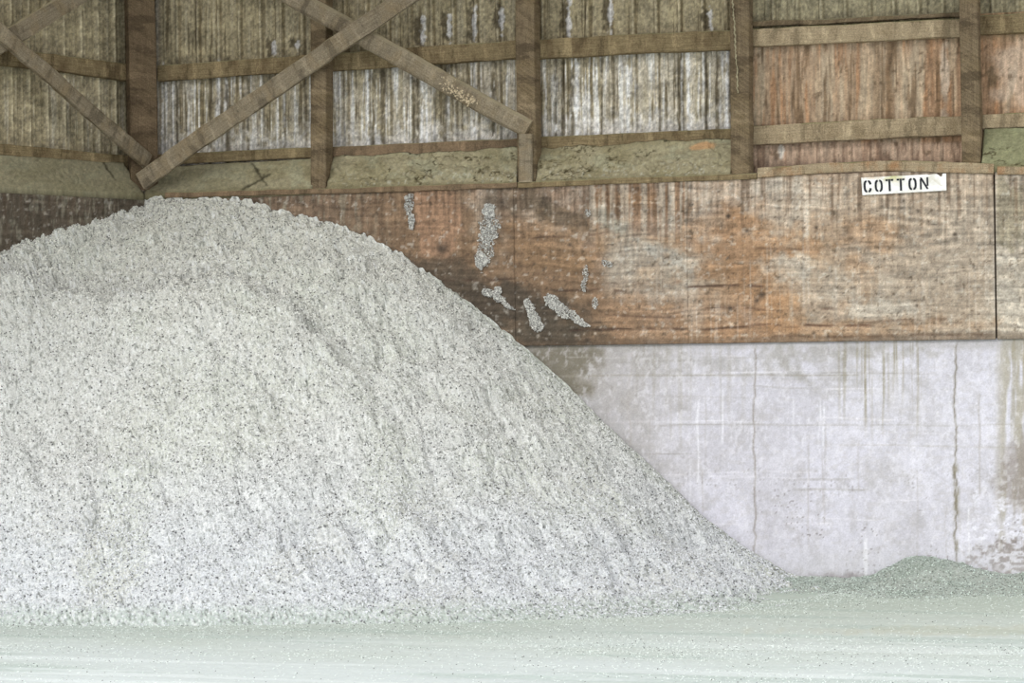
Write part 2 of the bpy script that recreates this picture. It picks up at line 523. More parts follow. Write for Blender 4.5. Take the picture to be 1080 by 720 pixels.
# ------------------------------------------------------------------ plywood sheets
def paint_ply(px, py, u, z):
    """weathered plywood boards lining the wall: brown at left, orange in the middle, greige at right"""
    col = np.ones(px.shape + (3,)) * np.array([158, 126, 98.0])
    col = mixc(col, (168, 150, 128), sst(740, 900, px + (fbm(px / 40, py / 30, 4, 1) - .5) * 160))
    col = mixc(col, (172, 158, 138), sst(1045, 1052, px))
    n = fbm(px / 45, py / 22, 5, 2)
    col = mixc(col, (168, 123, 80), sst(0.48, 0.68, n) * (1 - sst(800, 920, px)) * 0.75)
    col = mixc(col, (182, 158, 132), sst(0.50, 0.68, fbm(px / 38, py / 30, 5, 3)) * 0.65)
    # brown dark band: where the heap once stood higher
    lineY = 195 + (px - 500) * 0.62
    low = sst(-14, 30, py - lineY + (fbm(px / 22, py / 22, 4, 4) - .5) * 46)
    col = mixc(col, (132, 98, 66), low * (1 - sst(610, 700, px)) * 0.9)
    col = mixc(col, (104, 84, 62), blob(px, py, 545, 205, 34, 26, 10, .5, 5) * .7)
    col = mixc(col, (106, 88, 66), blob(px, py, 590, 228, 50, 11, 25, .5, 6) * .75)
    col = mixc(col, (150, 110, 70), blob(px, py, 585, 262, 42, 26, 10, .6, 7) * .75)
    col = mixc(col, (82, 70, 56), blob(px, py, 530, 322, 85, 26, 12, .6, 8, .45) * .9)
    col = mixc(col, (88, 76, 60), blob(px, py, 585, 350, 62, 17, 5, .6, 9, .4) * .9)
    col = mixc(col, (96, 80, 62), blob(px, py, 470, 290, 46, 16, 15, .6, 10, .4) * .8)
    col = mixc(col, (168, 120, 84), blob(px, py, 462, 228, 24, 48, 0, .35, 11, .15) * .75)
    # pale area with a diagonal top edge right of the brown
    pale = sst(-8, 8, py - (232 + (px - 630) * 0.36)) * sst(628, 650, px) * (1 - sst(300, 330, py - (px - 700) * 0.1)) * (1 - sst(745, 800, px))
    col = mixc(col, (172, 158, 136), pale * (0.45 + 0.8 * (fbm(px / 16, py / 16, 4, 12) - .2)))
    col = mixc(col, (150, 152, 134), blob(px, py, 640, 232, 20, 8, 30, .8, 13, .4, 6) * .8)
    col = mixc(col, (176, 172, 158), blob(px, py, 700, 268, 26, 7, 25, .9, 14, .4, 5) * .7)
    # striped top between the posts
    st = sst(0.46, 0.56, fbm(px / 2.6, py / 90, 2, 15)) * sst(612, 622, px) * (1 - sst(722, 730, px)) * (1 - sst(225, 262, py - (px - 640) * .2))
    col = mixc(col, (178, 162, 138), st * 0.7)
    col = mixc(col, (134, 92, 56), (1 - sst(0.36, 0.46, fbm(px / 2.6, py / 90, 2, 15))) * sst(612, 622, px) * (1 - sst(725, 728, px)) * (1 - sst(215, 250, py)) * .7)
    # left end: greenish-brown, dusty
    lf = 1 - sst(330, 450, px)
    col = mixc(col, (122, 98, 76), lf * 0.65)
    lf2 = 1 - sst(150, 175, px)
    col = mixc(col, (92, 80, 64), lf2 * 0.9)
    col = mixc(col, (142, 136, 112), lf * sst(.52, .66, fbm(px / 3, py / 14, 3, 16)) * .6)
    # right sheet: orange tongues
    for i, (x, y, rx, ry, k) in enumerate(((770, 240, 48, 17, .8), (790, 262, 66, 10, .75), (775, 286, 45, 12, .85), (770, 315, 60, 14, .6), (760, 345, 70, 12, .6),
                                           (925, 245, 30, 16, .45), (905, 292, 20, 24, .4), (860, 350, 150, 9, .45), (668, 330, 55, 20, .6), (690, 350, 60, 12, .5), (560, 250, 20, 14, .3))):
        col = mixc(col, (166, 121, 80), blob(px, py, x, y, rx, ry, -3, .8, 70 + i, .5, 12) * k)
    for i, (x, y, rx, ry, k) in enumerate(((840, 280, 24, 12, .8), (838, 215, 36, 22, .5), (928, 325, 34, 9, .75), (1005, 230, 30, 60, .3), (815, 196, 30, 8, .6), (745, 220, 16, 40, .4),
                                           (1066, 320, 22, 40, .7), (1060, 260, 20, 30, .3), (515, 235, 14, 36, .4), (730, 300, 12, 50, .35), (890, 300, 50, 14, .4), (700, 310, 30, 8, .3))):
        col = mixc(col, (196, 188, 172), blob(px, py, x, y, rx, ry, 0, .9, 90 + i, .6, 9) * k * .75)
    col = mixc(col, (138, 128, 102), blob(px, py, 1066, 225, 20, 34, 0, .5, 30, .12) * .65 * sst(1050, 1053, px))
    # horizontal checks and cracks
    for i, (y, sl, x0, x1, k) in enumerate(((303, -.01, 725, 820, .9), (325, .0, 740, 880, .6), (341, .01, 725, 930, .8), (349, -.02, 600, 790, .8), (309, -.03, 560, 660, .7), (295, 0., 470, 540, .8),
                                            (252, -.1, 560, 640, .6), (355, -.01, 800, 1045, .5), (262, 0, 785, 850, .5), (333, .02, 640, 720, .5), (300, -.04, 640, 720, .5), (338, -.01, 900, 1000, .4))):
        col = mixc(col, (84, 58, 44), hline(px, py, y, sl, 3, 1.3, 30 + i, x0, x1) * k * sst(.3, .55, fbm(px / 14, py / 5, 3, i)))
    # wood grain, mostly vertical drips at top and horizontal figure
    gh = fbm(px / 46, (py + 8 * fbm(px / 60, py / 40, 2, 5)) / 2.6, 4, 17, .6)
    gv = fbm(px / 2.3, py / 50, 3, 18, .6)
    kv = (1 - sst(215, 290, py)) * 0.8 + 0.25
    shade = .96 + (gh - .5) * 0.45 + (gv - .5) * 0.38 * kv
    # swirling figure under the sign
    dx = (px - 955) / 40.0; dy = (py - 240) / 13.0
    sw = np.sin(9 * np.sqrt(dx * dx + dy * dy) + 6 * fbm(px / 30, py / 20, 3, 19)) * blob(px, py, 955, 240, 78, 28, 0, .3, 31, .5)
    shade = shade + sw * 0.09
    # white drips
    wd = sst(.60, .75, fbm(px / 2.2, py / 120, 2, 20)) * .6 * sst(.4, .6, fbm(px / 30, py / 50, 3, 21)) * sst(560, 720, px)
    col = mixc(col, (206, 198, 184), wd * .5)
    dd = sst(.58, .72, fbm(px / 3.4, py / 70, 2, 25)) * (1 - sst(205, 270, py))
    col = mixc(col, (96, 72, 52), dd * .45)
    # fine wear
    f = fbm(px / 4, py / 4, 4, 22, .75)
    shade = shade + (f - .5) * 0.5
    col = mixc(col, (200, 194, 180), sst(.66, .78, fbm(px / 4, py / 4, 3, 23)) * .45)
    col = mixc(col, (84, 68, 52), sst(.70, .80, fbm(px / 3.5, py / 3.5, 3, 24)) * .5)
    # knots and nail holes
    for (x, y, r) in ((788, 243, 2.5), (768, 228, 2), (803, 311, 4), (798, 317, 3), (770, 325, 2.4), (968, 222, 2), (861, 240, 1.8), (601, 258, 2), (619, 359, 3), (858, 351, 2), (967, 322, 2), (768, 228, 2.4), (466, 262, 6), (1007, 247, 2)):
        col = mixc(col, (70, 58, 48), np.exp(-(((px - x) / r) ** 2 + ((py - y) / r) ** 2)) * .8)
    col = col * np.clip(shade, .55, 1.4)[..., None]
    ed = sst(356, 361, py + (px - 560) * .016)
    col = mixc(col, (84, 66, 50), ed * .35)
    col = des(col, (.36 - .16 * sst(700, 860, px))[..., None]) * 1.02
    return np.clip(col, 20, 245)


def ply_top(U):
    return 2.955 + 0 * U


def sheet(name, wall, pxa, pxb, wf, label, ztop=2.95, z0=1.735, uab=None):
    if uab is None:
        uab = (wall.uz(pxa, 300, wf)[0], wall.uz(pxb, 300, wf)[0])
    us = lines(uab[0], uab[1], uab[0], min(uab[1], ub + .05), 0.009)
    zs = np.arange(z0, ztop + .005, 0.009)
    sd = int(abs(pxa))
    o = panel(name, wall, us, zs, lambda U, Z: wf + (fbm(U * 1.3, Z * 1.3, 3, sd) - .5) * .012 + (fbm(U * 12, Z * 60, 3, sd) - .5) * .004, paint_ply, M_ply, back=0.018)
    return tag(o, label, 'plywood sheet', 'plywood sheets lining the wall')


sheet('plywood_sheet', BACK, 153, 543, 0.022, 'brown plywood sheet rising behind the top of the large seed heap')
sheet('plywood_sheet', BACK, 543.2, 725, 0.024, 'stained plywood sheet with dark brown band and caked lint, between heap and striped orange wood')
sheet('plywood_sheet', BACK, 725.2, 1049.2, 0.022, 'long orange to greige plywood sheet carrying the white lettered sign')
sheet('plywood_sheet', BACK, 1051, 1300, 0.020, 'pale grey plywood sheet at the far right past the dark gap', uab=(BACK.uz(1051, 300, .02)[0], ub + 1.7))
uL = LEFT.uz(0, 300, .022)[0]
sheet('plywood_sheet', LEFT, 0, 153, 0.022, 'dark dusty plywood sheet on the left wall behind the heap', uab=(uL - 1.0, -0.03))

# ------------------------------------------------------------------ corrugated siding
WS = -0.30


def rib_h(u, sp=0.178, ph=0.0):
    t = ((u - ph) / sp) % 1.0
    d = np.minimum(t, 1 - t) * sp
    main = 1 - sst(0.010, 0.024, d)
    t2 = ((u - ph) / sp * 3) % 1.0
    d2 = np.minimum(t2, 1 - t2) * sp / 3
    minor = 1 - sst(0.004, 0.011, d2)
    return main * 0.022 + minor * 0.005


PH_B = BACK.uz(210, 60, WS)[0]
PH_L = LEFT.uz(30, 100, WS)[0]


def paint_siding(px, py, u, z, left=False):
    col = np.ones(px.shape + (3,)) * np.array([150, 139, 112.0])
    # how pale: lower zone under the upper girt is limed white
    gy = 77 - (px - 165) * 0.052
    below = sst(-4, 4, py - gy)
    st = fbm(px / 2.3, py / 80, 3, 41, .7)
    st2 = fbm(px / 9, py / 160, 3, 42)
    wide = fbm(px / 40, py / 60, 3, 43)
    pale = sst(.42, .62, st2 * .6 + wide * .4)
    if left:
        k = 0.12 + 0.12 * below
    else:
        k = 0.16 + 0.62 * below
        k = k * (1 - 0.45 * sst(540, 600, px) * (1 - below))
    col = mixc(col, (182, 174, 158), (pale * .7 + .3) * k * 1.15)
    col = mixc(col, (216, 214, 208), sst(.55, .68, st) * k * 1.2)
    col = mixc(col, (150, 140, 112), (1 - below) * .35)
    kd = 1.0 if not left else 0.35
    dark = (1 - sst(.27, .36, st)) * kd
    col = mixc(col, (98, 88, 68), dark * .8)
    # ribs: bright line along the edge, darker line beside it
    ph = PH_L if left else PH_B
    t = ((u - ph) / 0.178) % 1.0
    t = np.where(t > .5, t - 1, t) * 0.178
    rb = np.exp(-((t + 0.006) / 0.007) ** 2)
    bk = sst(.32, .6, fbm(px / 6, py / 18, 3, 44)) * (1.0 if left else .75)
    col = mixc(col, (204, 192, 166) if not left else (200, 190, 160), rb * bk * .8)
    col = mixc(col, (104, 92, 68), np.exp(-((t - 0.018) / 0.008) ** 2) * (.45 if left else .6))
    # white splashes above the lower rail
    ly = 165 - (px - 200) * 0.048
    sp = sst(-34, -2, py - ly + (fbm(px / 5, py / 6, 3, 45) - .5) * 46) * (0 if left else 1)
    col = mixc(col, (212, 209, 206), sp * .7 * below)
    bl = sst(.55, .7, fbm(px / 10, py / 25, 4, 46, .65)) * below * (.0 if left else .7)
    col = mixc(col, (208, 206, 204), bl * sst(0.45, .6, st))
    # heavy dark streaks
    for i, x in enumerate((187, 222, 240, 262, 394, 404, 437, 441, 470, 586, 594, 604, 634, 716, 719, 745, 757, 520, 300)):
        v = vline(px, py, x, 1.5, 1.5 + (i % 3) * .7, i, gy.min() if False else 60, 175, 40)
        if not left: col = mixc(col, (84, 76, 60), v * (.75) * sst(.3, .5, fbm(px / 3, py / 9, 3, i)))
    for i, x in enumerate((172, 230, 300, 445, 450, 560, 575, 609, 607, 662, 720, 726, 768, 766, 500, 388)):
        v = vline(px, py, x, 1.2, 1.3 + (i % 2), i + 50, 70 - x * .03, 175, 40)
        if not left: col = mixc(col, (230, 230, 230), v * .8 * sst(.3, .55, fbm(px / 3, py / 8, 3, i + 9)))
    # peeled dark flecks hanging above the girt
    for i, (x, y, h) in enumerate(((442, 34, 16), (470, 28, 14), (497, 24, 18), (525, 20, 14), (285, 50, 8), (310, 45, 5), (596, 22, 24), (640, 10, 20), (745, 20, 14))):
        if not left:
            b_ = blob(px, py, x, y, 4.5, h, 0, .9, i, .3, 4)
            col = mixc(col, (82, 74, 58), b_ * .8)
            col = mixc(col, (218, 218, 222), blob(px, py, x + 4, y + 2, 2.5, h, 0, .9, i + 20, .3, 4) * .7)
    col = mixc(col, (128, 122, 112), (1 - sst(166, 171, px)) * (0 if left else .8))
    # upper right bay is greener grey
    col = mixc(col, (146, 142, 118), sst(790, 800, px) * .4)
    f = fbm(px / 2.2, py / 2.6, 3, 47, .7)
    f2 = fbm(px / 14, py / 9, 3, 48)
    col = col * np.clip(1 + (f - .5) * .7 + (f2 - .5) * .3, .55, 1.45)[..., None]
    col = mixc(col, (110, 104, 78), sst(2, 0, py - (gy - 9)) * 0)
    return np.clip(col, 20, 245)


za = 2.9
uS = BACK.uz(790, 60, WS)[0]
us = lines(XC - 0.206, ub + 1.8, XC - .206, ub + .05, 0.0065)
zs = lines(za, 6.0, za, 4.55, 0.011, 0.3)
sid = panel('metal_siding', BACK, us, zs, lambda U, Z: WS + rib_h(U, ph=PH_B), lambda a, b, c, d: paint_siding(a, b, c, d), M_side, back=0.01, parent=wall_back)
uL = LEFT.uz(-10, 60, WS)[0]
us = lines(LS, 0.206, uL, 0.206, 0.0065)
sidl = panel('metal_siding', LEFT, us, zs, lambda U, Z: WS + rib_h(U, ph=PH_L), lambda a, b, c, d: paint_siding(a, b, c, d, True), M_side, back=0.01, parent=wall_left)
sid['label'] = 'ribbed sheet metal siding above the ledge'
sidl['label'] = 'ribbed sheet metal siding above the ledge on the left'

# orange plywood behind the girts of the two right bays
def paint_orange(px, py, u, z):
    col = np.ones(px.shape + (3,)) * np.array([170, 142, 112.0])
    s = fbm(px / 5, py / 120, 4, 61, .65)
    col = mixc(col, (180, 132, 92), sst(.5, .66, s) * .9)
    col = mixc(col, (184, 132, 90), sst(970, 985, px) * .45)
    col = mixc(col, (188, 168, 138), sst(.52, .66, fbm(px / 12, py / 80, 3, 62)) * .7)
    col = mixc(col, (190, 172, 150), blob(px, py, 996, 80, 6, 40, 0, .5, 3, .2) * .8)
    col = mixc(col, (116, 88, 60), vline(px, py, 938, 3, 4.5, 3, 30, 128) * .8)
    col = mixc(col, (120, 92, 64), vline(px, py, 925, 3, 5, 5, 30, 128) * .5)
    col = mixc(col, (104, 78, 52), (1 - sst(.32, .42, s)) * .6)
    col = mixc(col, (200, 176, 152), blob(px, py, 1074, 75, 22, 42, 0, .6, 4, .4) * .7)
    col = mixc(col, (112, 92, 66), blob(px, py, 1046, 80, 5, 10, 0, .9, 5, .3, 5) * .7)
    low = sst(148, 152, py)
    col = mixc(col, (190, 160, 134), low * .75)
    col = mixc(col, (110, 82, 62), low * sst(.54, .64, fbm(px / 3, py / 40, 2, 63)) * .45)
    col = mixc(col, (70, 54, 46), sst(164, 178, py + (fbm(px / 5, py / 8, 2, 6) - .5) * 8) * .35)
    col = mixc(col, (214, 208, 196), blob(px, py, 824, 161, 3, 7, 0, .6, 7) * .9)
    col = mixc(col, (146, 130, 92), (1 - sst(32, 48, py)) * .4)
    g = fbm(px / 2, py / 24, 4, 64, .65); f = fbm(px / 3, py / 3, 3, 65, .7)
    col = col * np.clip(1 + (g - .5) * .55 + (f - .5) * .35, .6, 1.4)[..., None]
    col = mixc(col, (90, 70, 50), sst(.72, .8, fbm(px / 6, py / 8, 3, 66)) * .5)
    col = des(col, .2)
    return np.clip(col, 20, 245)


def orange(pxa, pxb, ya, label, u1=None):
    wf = -0.268
    u0 = BACK.uz(pxa, 80, wf)[0]
    u1 = u1 or BACK.uz(pxb, 80, wf)[0]
    z1 = BACK.uz((pxa + min(pxb, 1080)) / 2, ya, wf)[1]
    us = lines(u0, u1, u0, min(u1, ub), .01); zs = np.arange(2.95, z1, .01)
    o = panel('plywood_sheet', BACK, us, zs, lambda U, Z: wf + (fbm(U * 15, Z * 2, 3, 6) - .5) * .006, paint_orange, M_ply, back=.012)
    tag(o, label, 'plywood panel', 'orange plywood panels behind the girts')


orange(784, 1026, 30, 'orange streaked plywood panel behind two girts, directly above the white lettered sign')
orange(1028, 1300, 12, 'pinkish orange plywood panel in the right end bay past the last post', ub + 1.7)

# ------------------------------------------------------------------ dusty ledges
def paint_ledge(px, py, u, z):
    col = np.ones(px.shape + (3,)) * np.array([160, 152, 124.0])
    col = mixc(col, (146, 138, 108), sst(.42, .62, fbm(px / 26, py / 12, 4, 71)) * .8)
    col = mixc(col, (164, 162, 136), sst(.55, .7, fbm(px / 20, py / 10, 4, 72)) * .6)
    col = mixc(col, (132, 128, 106), (1 - sst(200, 330, px)) * .5)
    col = mixc(col, (140, 144, 110), sst(1030, 1040, px) * .7)
    fl = sst(.66, .74, fbm(px / 2.2, py / 2.2, 2, 73)) * sst(-26, -2, py - (205 - (px - 153) * .035)) * .8
    col = mixc(col, (186, 184, 168), fl * sst(320, 380, px) * (1 - sst(760, 770, px)))
    r = np.abs(fbm(px / 16, py / 8, 4, 74) - .5)
    r2 = np.abs(fbm(px / 12, py / 7, 4, 79) - .5)
    ck = (1 - sst(.010, .030, r)) * sst(.5, .62, fbm(px / 30, py / 18, 2, 75)) * sst(340, 420, px)
    ck2 = (1 - sst(.006, .026, r2)) * (blob(px, py, 625, 165, 34, 16, 5, .5, 1) + blob(px, py, 585, 180, 30, 12, 5, .5, 2) * .6 + blob(px, py, 470, 163, 60, 6, 0, .5, 1) * .7)
    col = mixc(col, (74, 66, 46), np.clip(ck + ck2, 0, 1) * .9)
    # cobwebby twig marks
    def seg(x0, y0, x1, y1, w):
        dx, dy = x1 - x0, y1 - y0; L2 = dx * dx + dy * dy
        t = np.clip(((px - x0) * dx + (py - y0) * dy) / L2, 0, 1)
        jx = (fbm(px / 3, py / 3, 2, 80) - .5) * 2.5
        return np.exp(-((px - x0 - t * dx + jx) ** 2 + (py - y0 - t * dy) ** 2) / (w * w))
    for s_ in ((266, 173, 281, 195, 1.1), (284, 184, 262, 197, 1.2), (262, 196, 256, 200, 1.4), (272, 180, 268, 175, 1.3), (108, 169, 113, 178, 1.3), (113, 178, 122, 190, .9), (276, 190, 279, 184, 1.0)):
        col = mixc(col, (66, 62, 48), seg(*s_) * .8)
    col = mixc(col, (104, 98, 72), sst(-7, 0, py - (207 - (px - 153) * .033)) * .55)
    col = mixc(col, (188, 150, 110), blob(px, py, 741, 154, 13, 4, -5, .6, 5, .2) * .9)
    f = fbm(px / 2.4, py / 2.4, 3, 76, .7)
    return np.clip(col * (1 + (f - .5) * .35)[..., None], 20, 240)


def ledge(wall, b0, b1, t0, t1, label, ext0=0.0, ext1=0.0, wb=-0.185, rough=1.0, seed=0):
    wf = 0.03
    u00, z00 = wall.uz(*b0, wf); u01, z01 = wall.uz(*b1, wf)
    u10, z10 = wall.uz(*t0, wb); u11, z11 = wall.uz(*t1, wb)
    u00 -= ext0; u10 -= ext0; u01 += ext1; u11 += ext1
    n = max(20, int((u01 - u00) / 0.01)); k = 44
    s = np.linspace(0, 1, n)[:, None]; t = np.linspace(0, 1, k)[None, :]
    U = (u00 + (u01 - u00) * s) * (1 - t) + (u10 + (u11 - u10) * s) * t
    Z = (z00 + (z01 - z00) * s) * (1 - t) + (z10 + (z11 - z10) * s) * t
    W = wf + (wb - wf) * t + 0 * s
    nb = fbm(U * 5, t * 3 + 0 * s, 4, 80 + seed) - .5
    r = np.abs(fbm(U * 9, t * 3 + 0 * s, 4, 90 + seed) - .5)
    bumpk = np.sin(np.pi * np.clip(t, 0, 1)) ** .5
    dz = (nb * .06 - .02 * (1 - sst(0, .05, r))) * rough * bumpk
    lip = rough * .05 * (fbm(U * 7, 0 * U, 3, 60 + seed) - .35) * sst(.75, 1, t)
    Z2 = Z + dz + lip; W2 = W + dz * .7 + lip * .4
    X = wall.O[0] + wall.D[0] * U + wall.N[0] * W2
    Y = wall.O[1] + wall.D[1] * U + wall.N[1] * W2
    PX, PY = project(X, Y, Z2)
    C = lin(paint_ledge(PX, PY, U, Z2)).reshape(-1, 3)
    V = np.stack([X, Y, Z2], -1).reshape(-1, 3)
    Q = gridfaces(n, k)
    # underside: same outline dropped straight down to make a solid wedge
    ring = [i * k for i in range(n)] + [(n - 1) * k + j for j in range(1, k)] + [i * k + k - 1 for i in range(n - 2, -1, -1)] + [j for j in range(k - 2, 0, -1)]
    ring = np.array(ring)
    B = V[ring].copy(); B[:, 2] = min(z00, z01) - 0.04
    nbv = len(V); K = len(ring); idx = np.arange(K)
    S = np.stack([ring, nbv + idx, nbv + (idx + 1) % K, ring[(idx + 1) % K]], 1)
    cor = [0, n - 1, n - 1 + k - 1, 2 * (n - 1) + k - 1]
    cap = np.array([[nbv + cor[3], nbv + cor[2], nbv + cor[1], nbv + cor[0]]])
    me = npmesh('dusty_ledge', np.concatenate([V, B]), np.concatenate([Q, S, cap]), np.concatenate([C, C[ring] * .6]))
    o = link('dusty_ledge', me, M_dust)
    return tag(o, label, 'ledge', 'sloping dust covered ledges')


ledge(LEFT, (-10, 197), (152, 205), (-10, 163), (130, 172), 'sloping ledge under olive dust on the left wall, left of the corner', ext0=2.5, rough=.25, seed=1)
ledge(BACK, (152, 206), (329, 199), (158, 177), (333, 167), 'smooth dusty ledge above the heap top, from corner to first post, with twiggy cobweb', rough=.3, seed=2)
ledge(BACK, (343, 199), (545, 192), (352, 166), (546, 157), 'dust crusted ledge below the crossed braces, between second and third posts', rough=.9, seed=3)
ledge(BACK, (565, 191), (770, 183), (570, 156), (774, 148), 'thickly cracked dusty ledge with an orange scrap, between third and fourth posts', rough=1.1, seed=4)
ledge(BACK, (1035, 176), (1095, 174), (1038, 136), (1098, 133), 'mossy green smooth ledge at the far right', ext1=3.0, rough=.2, seed=5)

# ------------------------------------------------------------------ posts
ZT = 6.0


def post(xa, xb, yb, label, mat, xtop=None, wf=0.0, depth=0.17):
    u0, z0 = BACK.uz((xa + xb) / 2, yb, wf)
    w = (xb - xa) / 1080.0 * 0 + (BACK.uz(xb, yb, wf)[0] - BACK.uz(xa, yb, wf)[0])
    ut = BACK.uz(xtop, 0, wf)[0] if xtop else u0
    zt = 4.45
    slope = (ut - u0) / (zt - z0)
    o = beam('timber_post', BACK, None, None, w, wf, depth, mat, rough=.003, uz=((u0, z0), (u0 + slope * (ZT - z0), ZT)), seed=int(xa) % 13)
    return tag(o, label, 'post', 'upright timber posts along the wall')


post(327, 343.5, 200, 'narrow upright timber post behind the crossing of the two braces', M_post, 335)
post(545, 565, 192, 'upright timber post that the lower end of the long brace is nailed to', M_post, 553.5)
post(770, 790, 183, 'upright timber post with a hanging cobweb, fourth from the corner', M_post, 780)
post(1014, 1034, 175, 'rough sawn grey post above the right end of the white lettered sign', M_post, 1021.5)

# corner post, turned half way between the two walls
half = (BETA) / 2
CW = Wall((XC, 0), (math.cos(half), math.sin(half)), (math.sin(half), -math.cos(half)))
u0, z0 = CW.uz(151, 200, 0.0)
ul = CW.uz(136.5, 100, 0)[0]; ur = CW.uz(165.5, 100, 0)[0]
o = beam('timber_post', CW, None, None, ur - ul, 0.0, .17, M_post_red, uz=(((ul + ur) / 2, z0), ((ul + ur) / 2, ZT)), seed=4)
tag(o, 'dark brown corner post where the left wall meets the back wall', 'post', 'upright timber posts along the wall')

# ------------------------------------------------------------------ girts
PXM = 1 / 137.0


def girt(wall, p0, p1, wpx, label, mat, wf=-0.185, depth=.07, e0=.05, e1=.05, name='timber_girt', cat='girt', group='horizontal timber girts', seed=0, bow=0, rough=.004):
    o = beam(name, wall, p0, p1, wpx * PXM, wf, depth, mat, rough=rough, ext0=e0, ext1=e1, rad=.008, seed=seed, bow=bow)
    return tag(o, label, cat, group)


girt(LEFT, (0, 58.5), (137, 76.5), 18, 'upper girt on the left wall passing behind the steep brace', M_girt, e0=3, e1=0.08, seed=1)
girt(BACK, (166, 77), (328, 66), 17, 'upper girt with reddish end just right of the corner post', M_girt, e0=0.0, seed=2)
girt(BACK, (354, 65), (543, 52.5), 19, 'upper girt behind the long brace between second and third posts', M_girt, seed=3)
girt(BACK, (571, 51), (769, 42), 20, 'upper girt between the third and fourth posts', M_girt, seed=4)
girt(BACK, (797, 39.5), (1011, 29.5), 18, 'upper pale girt along the top of the orange panel above the sign', M_girt_r, seed=5)
girt(BACK, (1040, 26), (1090, 23.5), 19, 'upper girt in the right end bay', M_girt, e1=3, seed=6)
girt(LEFT, (0, 158), (134, 170), 13, 'lower girt on the left wall resting over the dusty ledge', M_girt, e0=3, e1=0.08, seed=7)
girt(BACK, (166, 168), (328, 161), 11, 'thin lower girt right of the corner below the white streaked siding', M_girt, e0=0.0, seed=8)
girt(BACK, (355, 160.5), (543, 152), 12, 'lower girt with reddish brown patches between second and third posts', M_rust, seed=9)
girt(BACK, (571, 150), (769, 142), 13, 'lower girt partly buried in dust between third and fourth posts', M_girt, seed=10)
girt(BACK, (800, 142), (1011, 132.5), 19, 'lower pale girt across the orange panel, nearest above the sign', M_girt_r, seed=11)
girt(BACK, (1040, 128), (1090, 125), 14, 'lower pale girt above the mossy ledge at the far right', M_girt_r, e1=3, seed=12)
# thin battens at the bottom edge of the upper siding in the right bays
girt(BACK, (797, 26), (1011, 16), 5, 'thin mouldy batten under the siding over the upper girt above the sign', M_post, wf=-.22, depth=.04, name='batten', cat='batten', group='thin battens', seed=13, rough=.012)

# ------------------------------------------------------------------ sills on the plywood top
girt(BACK, (236, 204.5), (545, 195), 6, 'thin reddish sill strip from heap top to third post', M_rust, wf=.045, depth=.05, e0=.5, e1=0, name='sill_strip', cat='sill strip', group='sill strips on the plywood', seed=14, rough=.006)
girt(BACK, (545, 195), (798, 186), 6, 'thin dusty sill strip under the cracked ledge', M_girt, wf=.045, depth=.05, e0=-.005, e1=0, name='sill_strip', cat='sill strip', group='sill strips on the plywood', seed=15, rough=.006)
girt(BACK, (798, 183), (1048, 178.5), 10, 'bowed mossy sill strip splitting along the top of the sign', M_strip, wf=.045, depth=.06, e0=-.005, e1=0, name='sill_strip', cat='sill strip', group='sill strips on the plywood', seed=16, bow=.035, rough=.008)
girt(BACK, (1051, 180), (1090, 179), 8, 'short sill strip on the pale sheet at the far right', M_strip, wf=.042, depth=.05, e0=-.005, e1=3, name='sill_strip', cat='sill strip', group='sill strips on the plywood', seed=17, rough=.004)

# ------------------------------------------------------------------ braces
def brace(wall, p0, p1, wpx, wf, label, mat=M_brace, e0=0, e1=0, seed=0, depth=.05, bow=0, rad=.01):
    o = beam('diagonal_brace', wall, p0, p1, wpx * PXM, wf, depth, mat, rough=.004, ext0=e0, ext1=e1, seed=seed, bow=bow, rad=rad)
    return tag(o, label, 'brace', 'diagonal timber braces')


brace(BACK, (147, 191), (426, -1), 19.5, .108, 'long brace rising from the corner up to the right, in front of the other', seed=1, e1=1.2, bow=.012)
brace(BACK, (300, -8), (556, 136), 20, .052, 'round-edged brace descending to the third post, with peeled pale patch, behind the crossing one', seed=2, e0=1.2, rad=.035, depth=.07)
brace(LEFT, (0, 32.5), (158, 170), 16.5, .055, 'steep pale-edged brace on the left wall descending to the corner', seed=3, e0=2.2)
brace(LEFT, (0, 47), (84, -4), 19, -.0, 'short visible brace at top left rising behind the steep one', seed=4, e0=.5, e1=1.0)
# short stud nailed under the long brace
o = beam('short_stud', BACK, (553.5, 141), (553.5, 192), .105, .052, .045, M_brace, rough=.004, seed=6, rad=.014)
tag(o, 'short upright stud under the brace end on the third post', 'stud')

# peeled bark patch on the round brace: splinters standing off the wood
pm = []
for i in range(170):
    t = RNG.rand(); x = 468 + t * 32 + RNG.normal() * 2.2; y = 89 + t * 21 + RNG.normal() * 3.2
    u, z = BACK.uz(x, y, .056); pm.append(BACK.pt(u, .056, z))
cols = lin(np.where(RNG.rand(170, 1) < .75, 1, .6) * np.array([[206, 190, 160]]))
sp = grains('bark_splinters', np.array(pm), RNG.uniform(.006, .014, 170), cols, M_grain)
tag(sp, 'peeled pale splinters on the lower part of the round-edged brace', 'splinters', kind='stuff')

# ------------------------------------------------------------------ cobweb strand on the fourth post
pts = []
for i in range(60):
    t = i / 59
    x = 772.5 + 3.5 * math.sin(t * 2.2) + 5 * max(0, t - .5) + (RNG.rand() - .5) * 1.6; y = -4 + t * 102
    u, z = BACK.uz(x, y, .012); pts.append(BACK.pt(u, .012 + .004 * RNG.rand(), z))
M_web = timber_mat('dusty_web', (140, 134, 108), (170, 162, 134), (112, 104, 82), DUST, 0)
VV_ = []; FF_ = []
for i, q in enumerate(pts):
    rr = .005 * (.5 + RNG.rand() * .9)
    for j in range(6):
        aa = j * math.pi / 3
        VV_.append((q[0] + rr * math.cos(aa), q[1] + rr * math.sin(aa) - .006, q[2]))
for i in range(len(pts) - 1):
    for j in range(6):
        FF_.append((i * 6 + j, i * 6 + (j + 1) % 6, i * 6 + 6 + (j + 1) % 6, i * 6 + 6 + j))
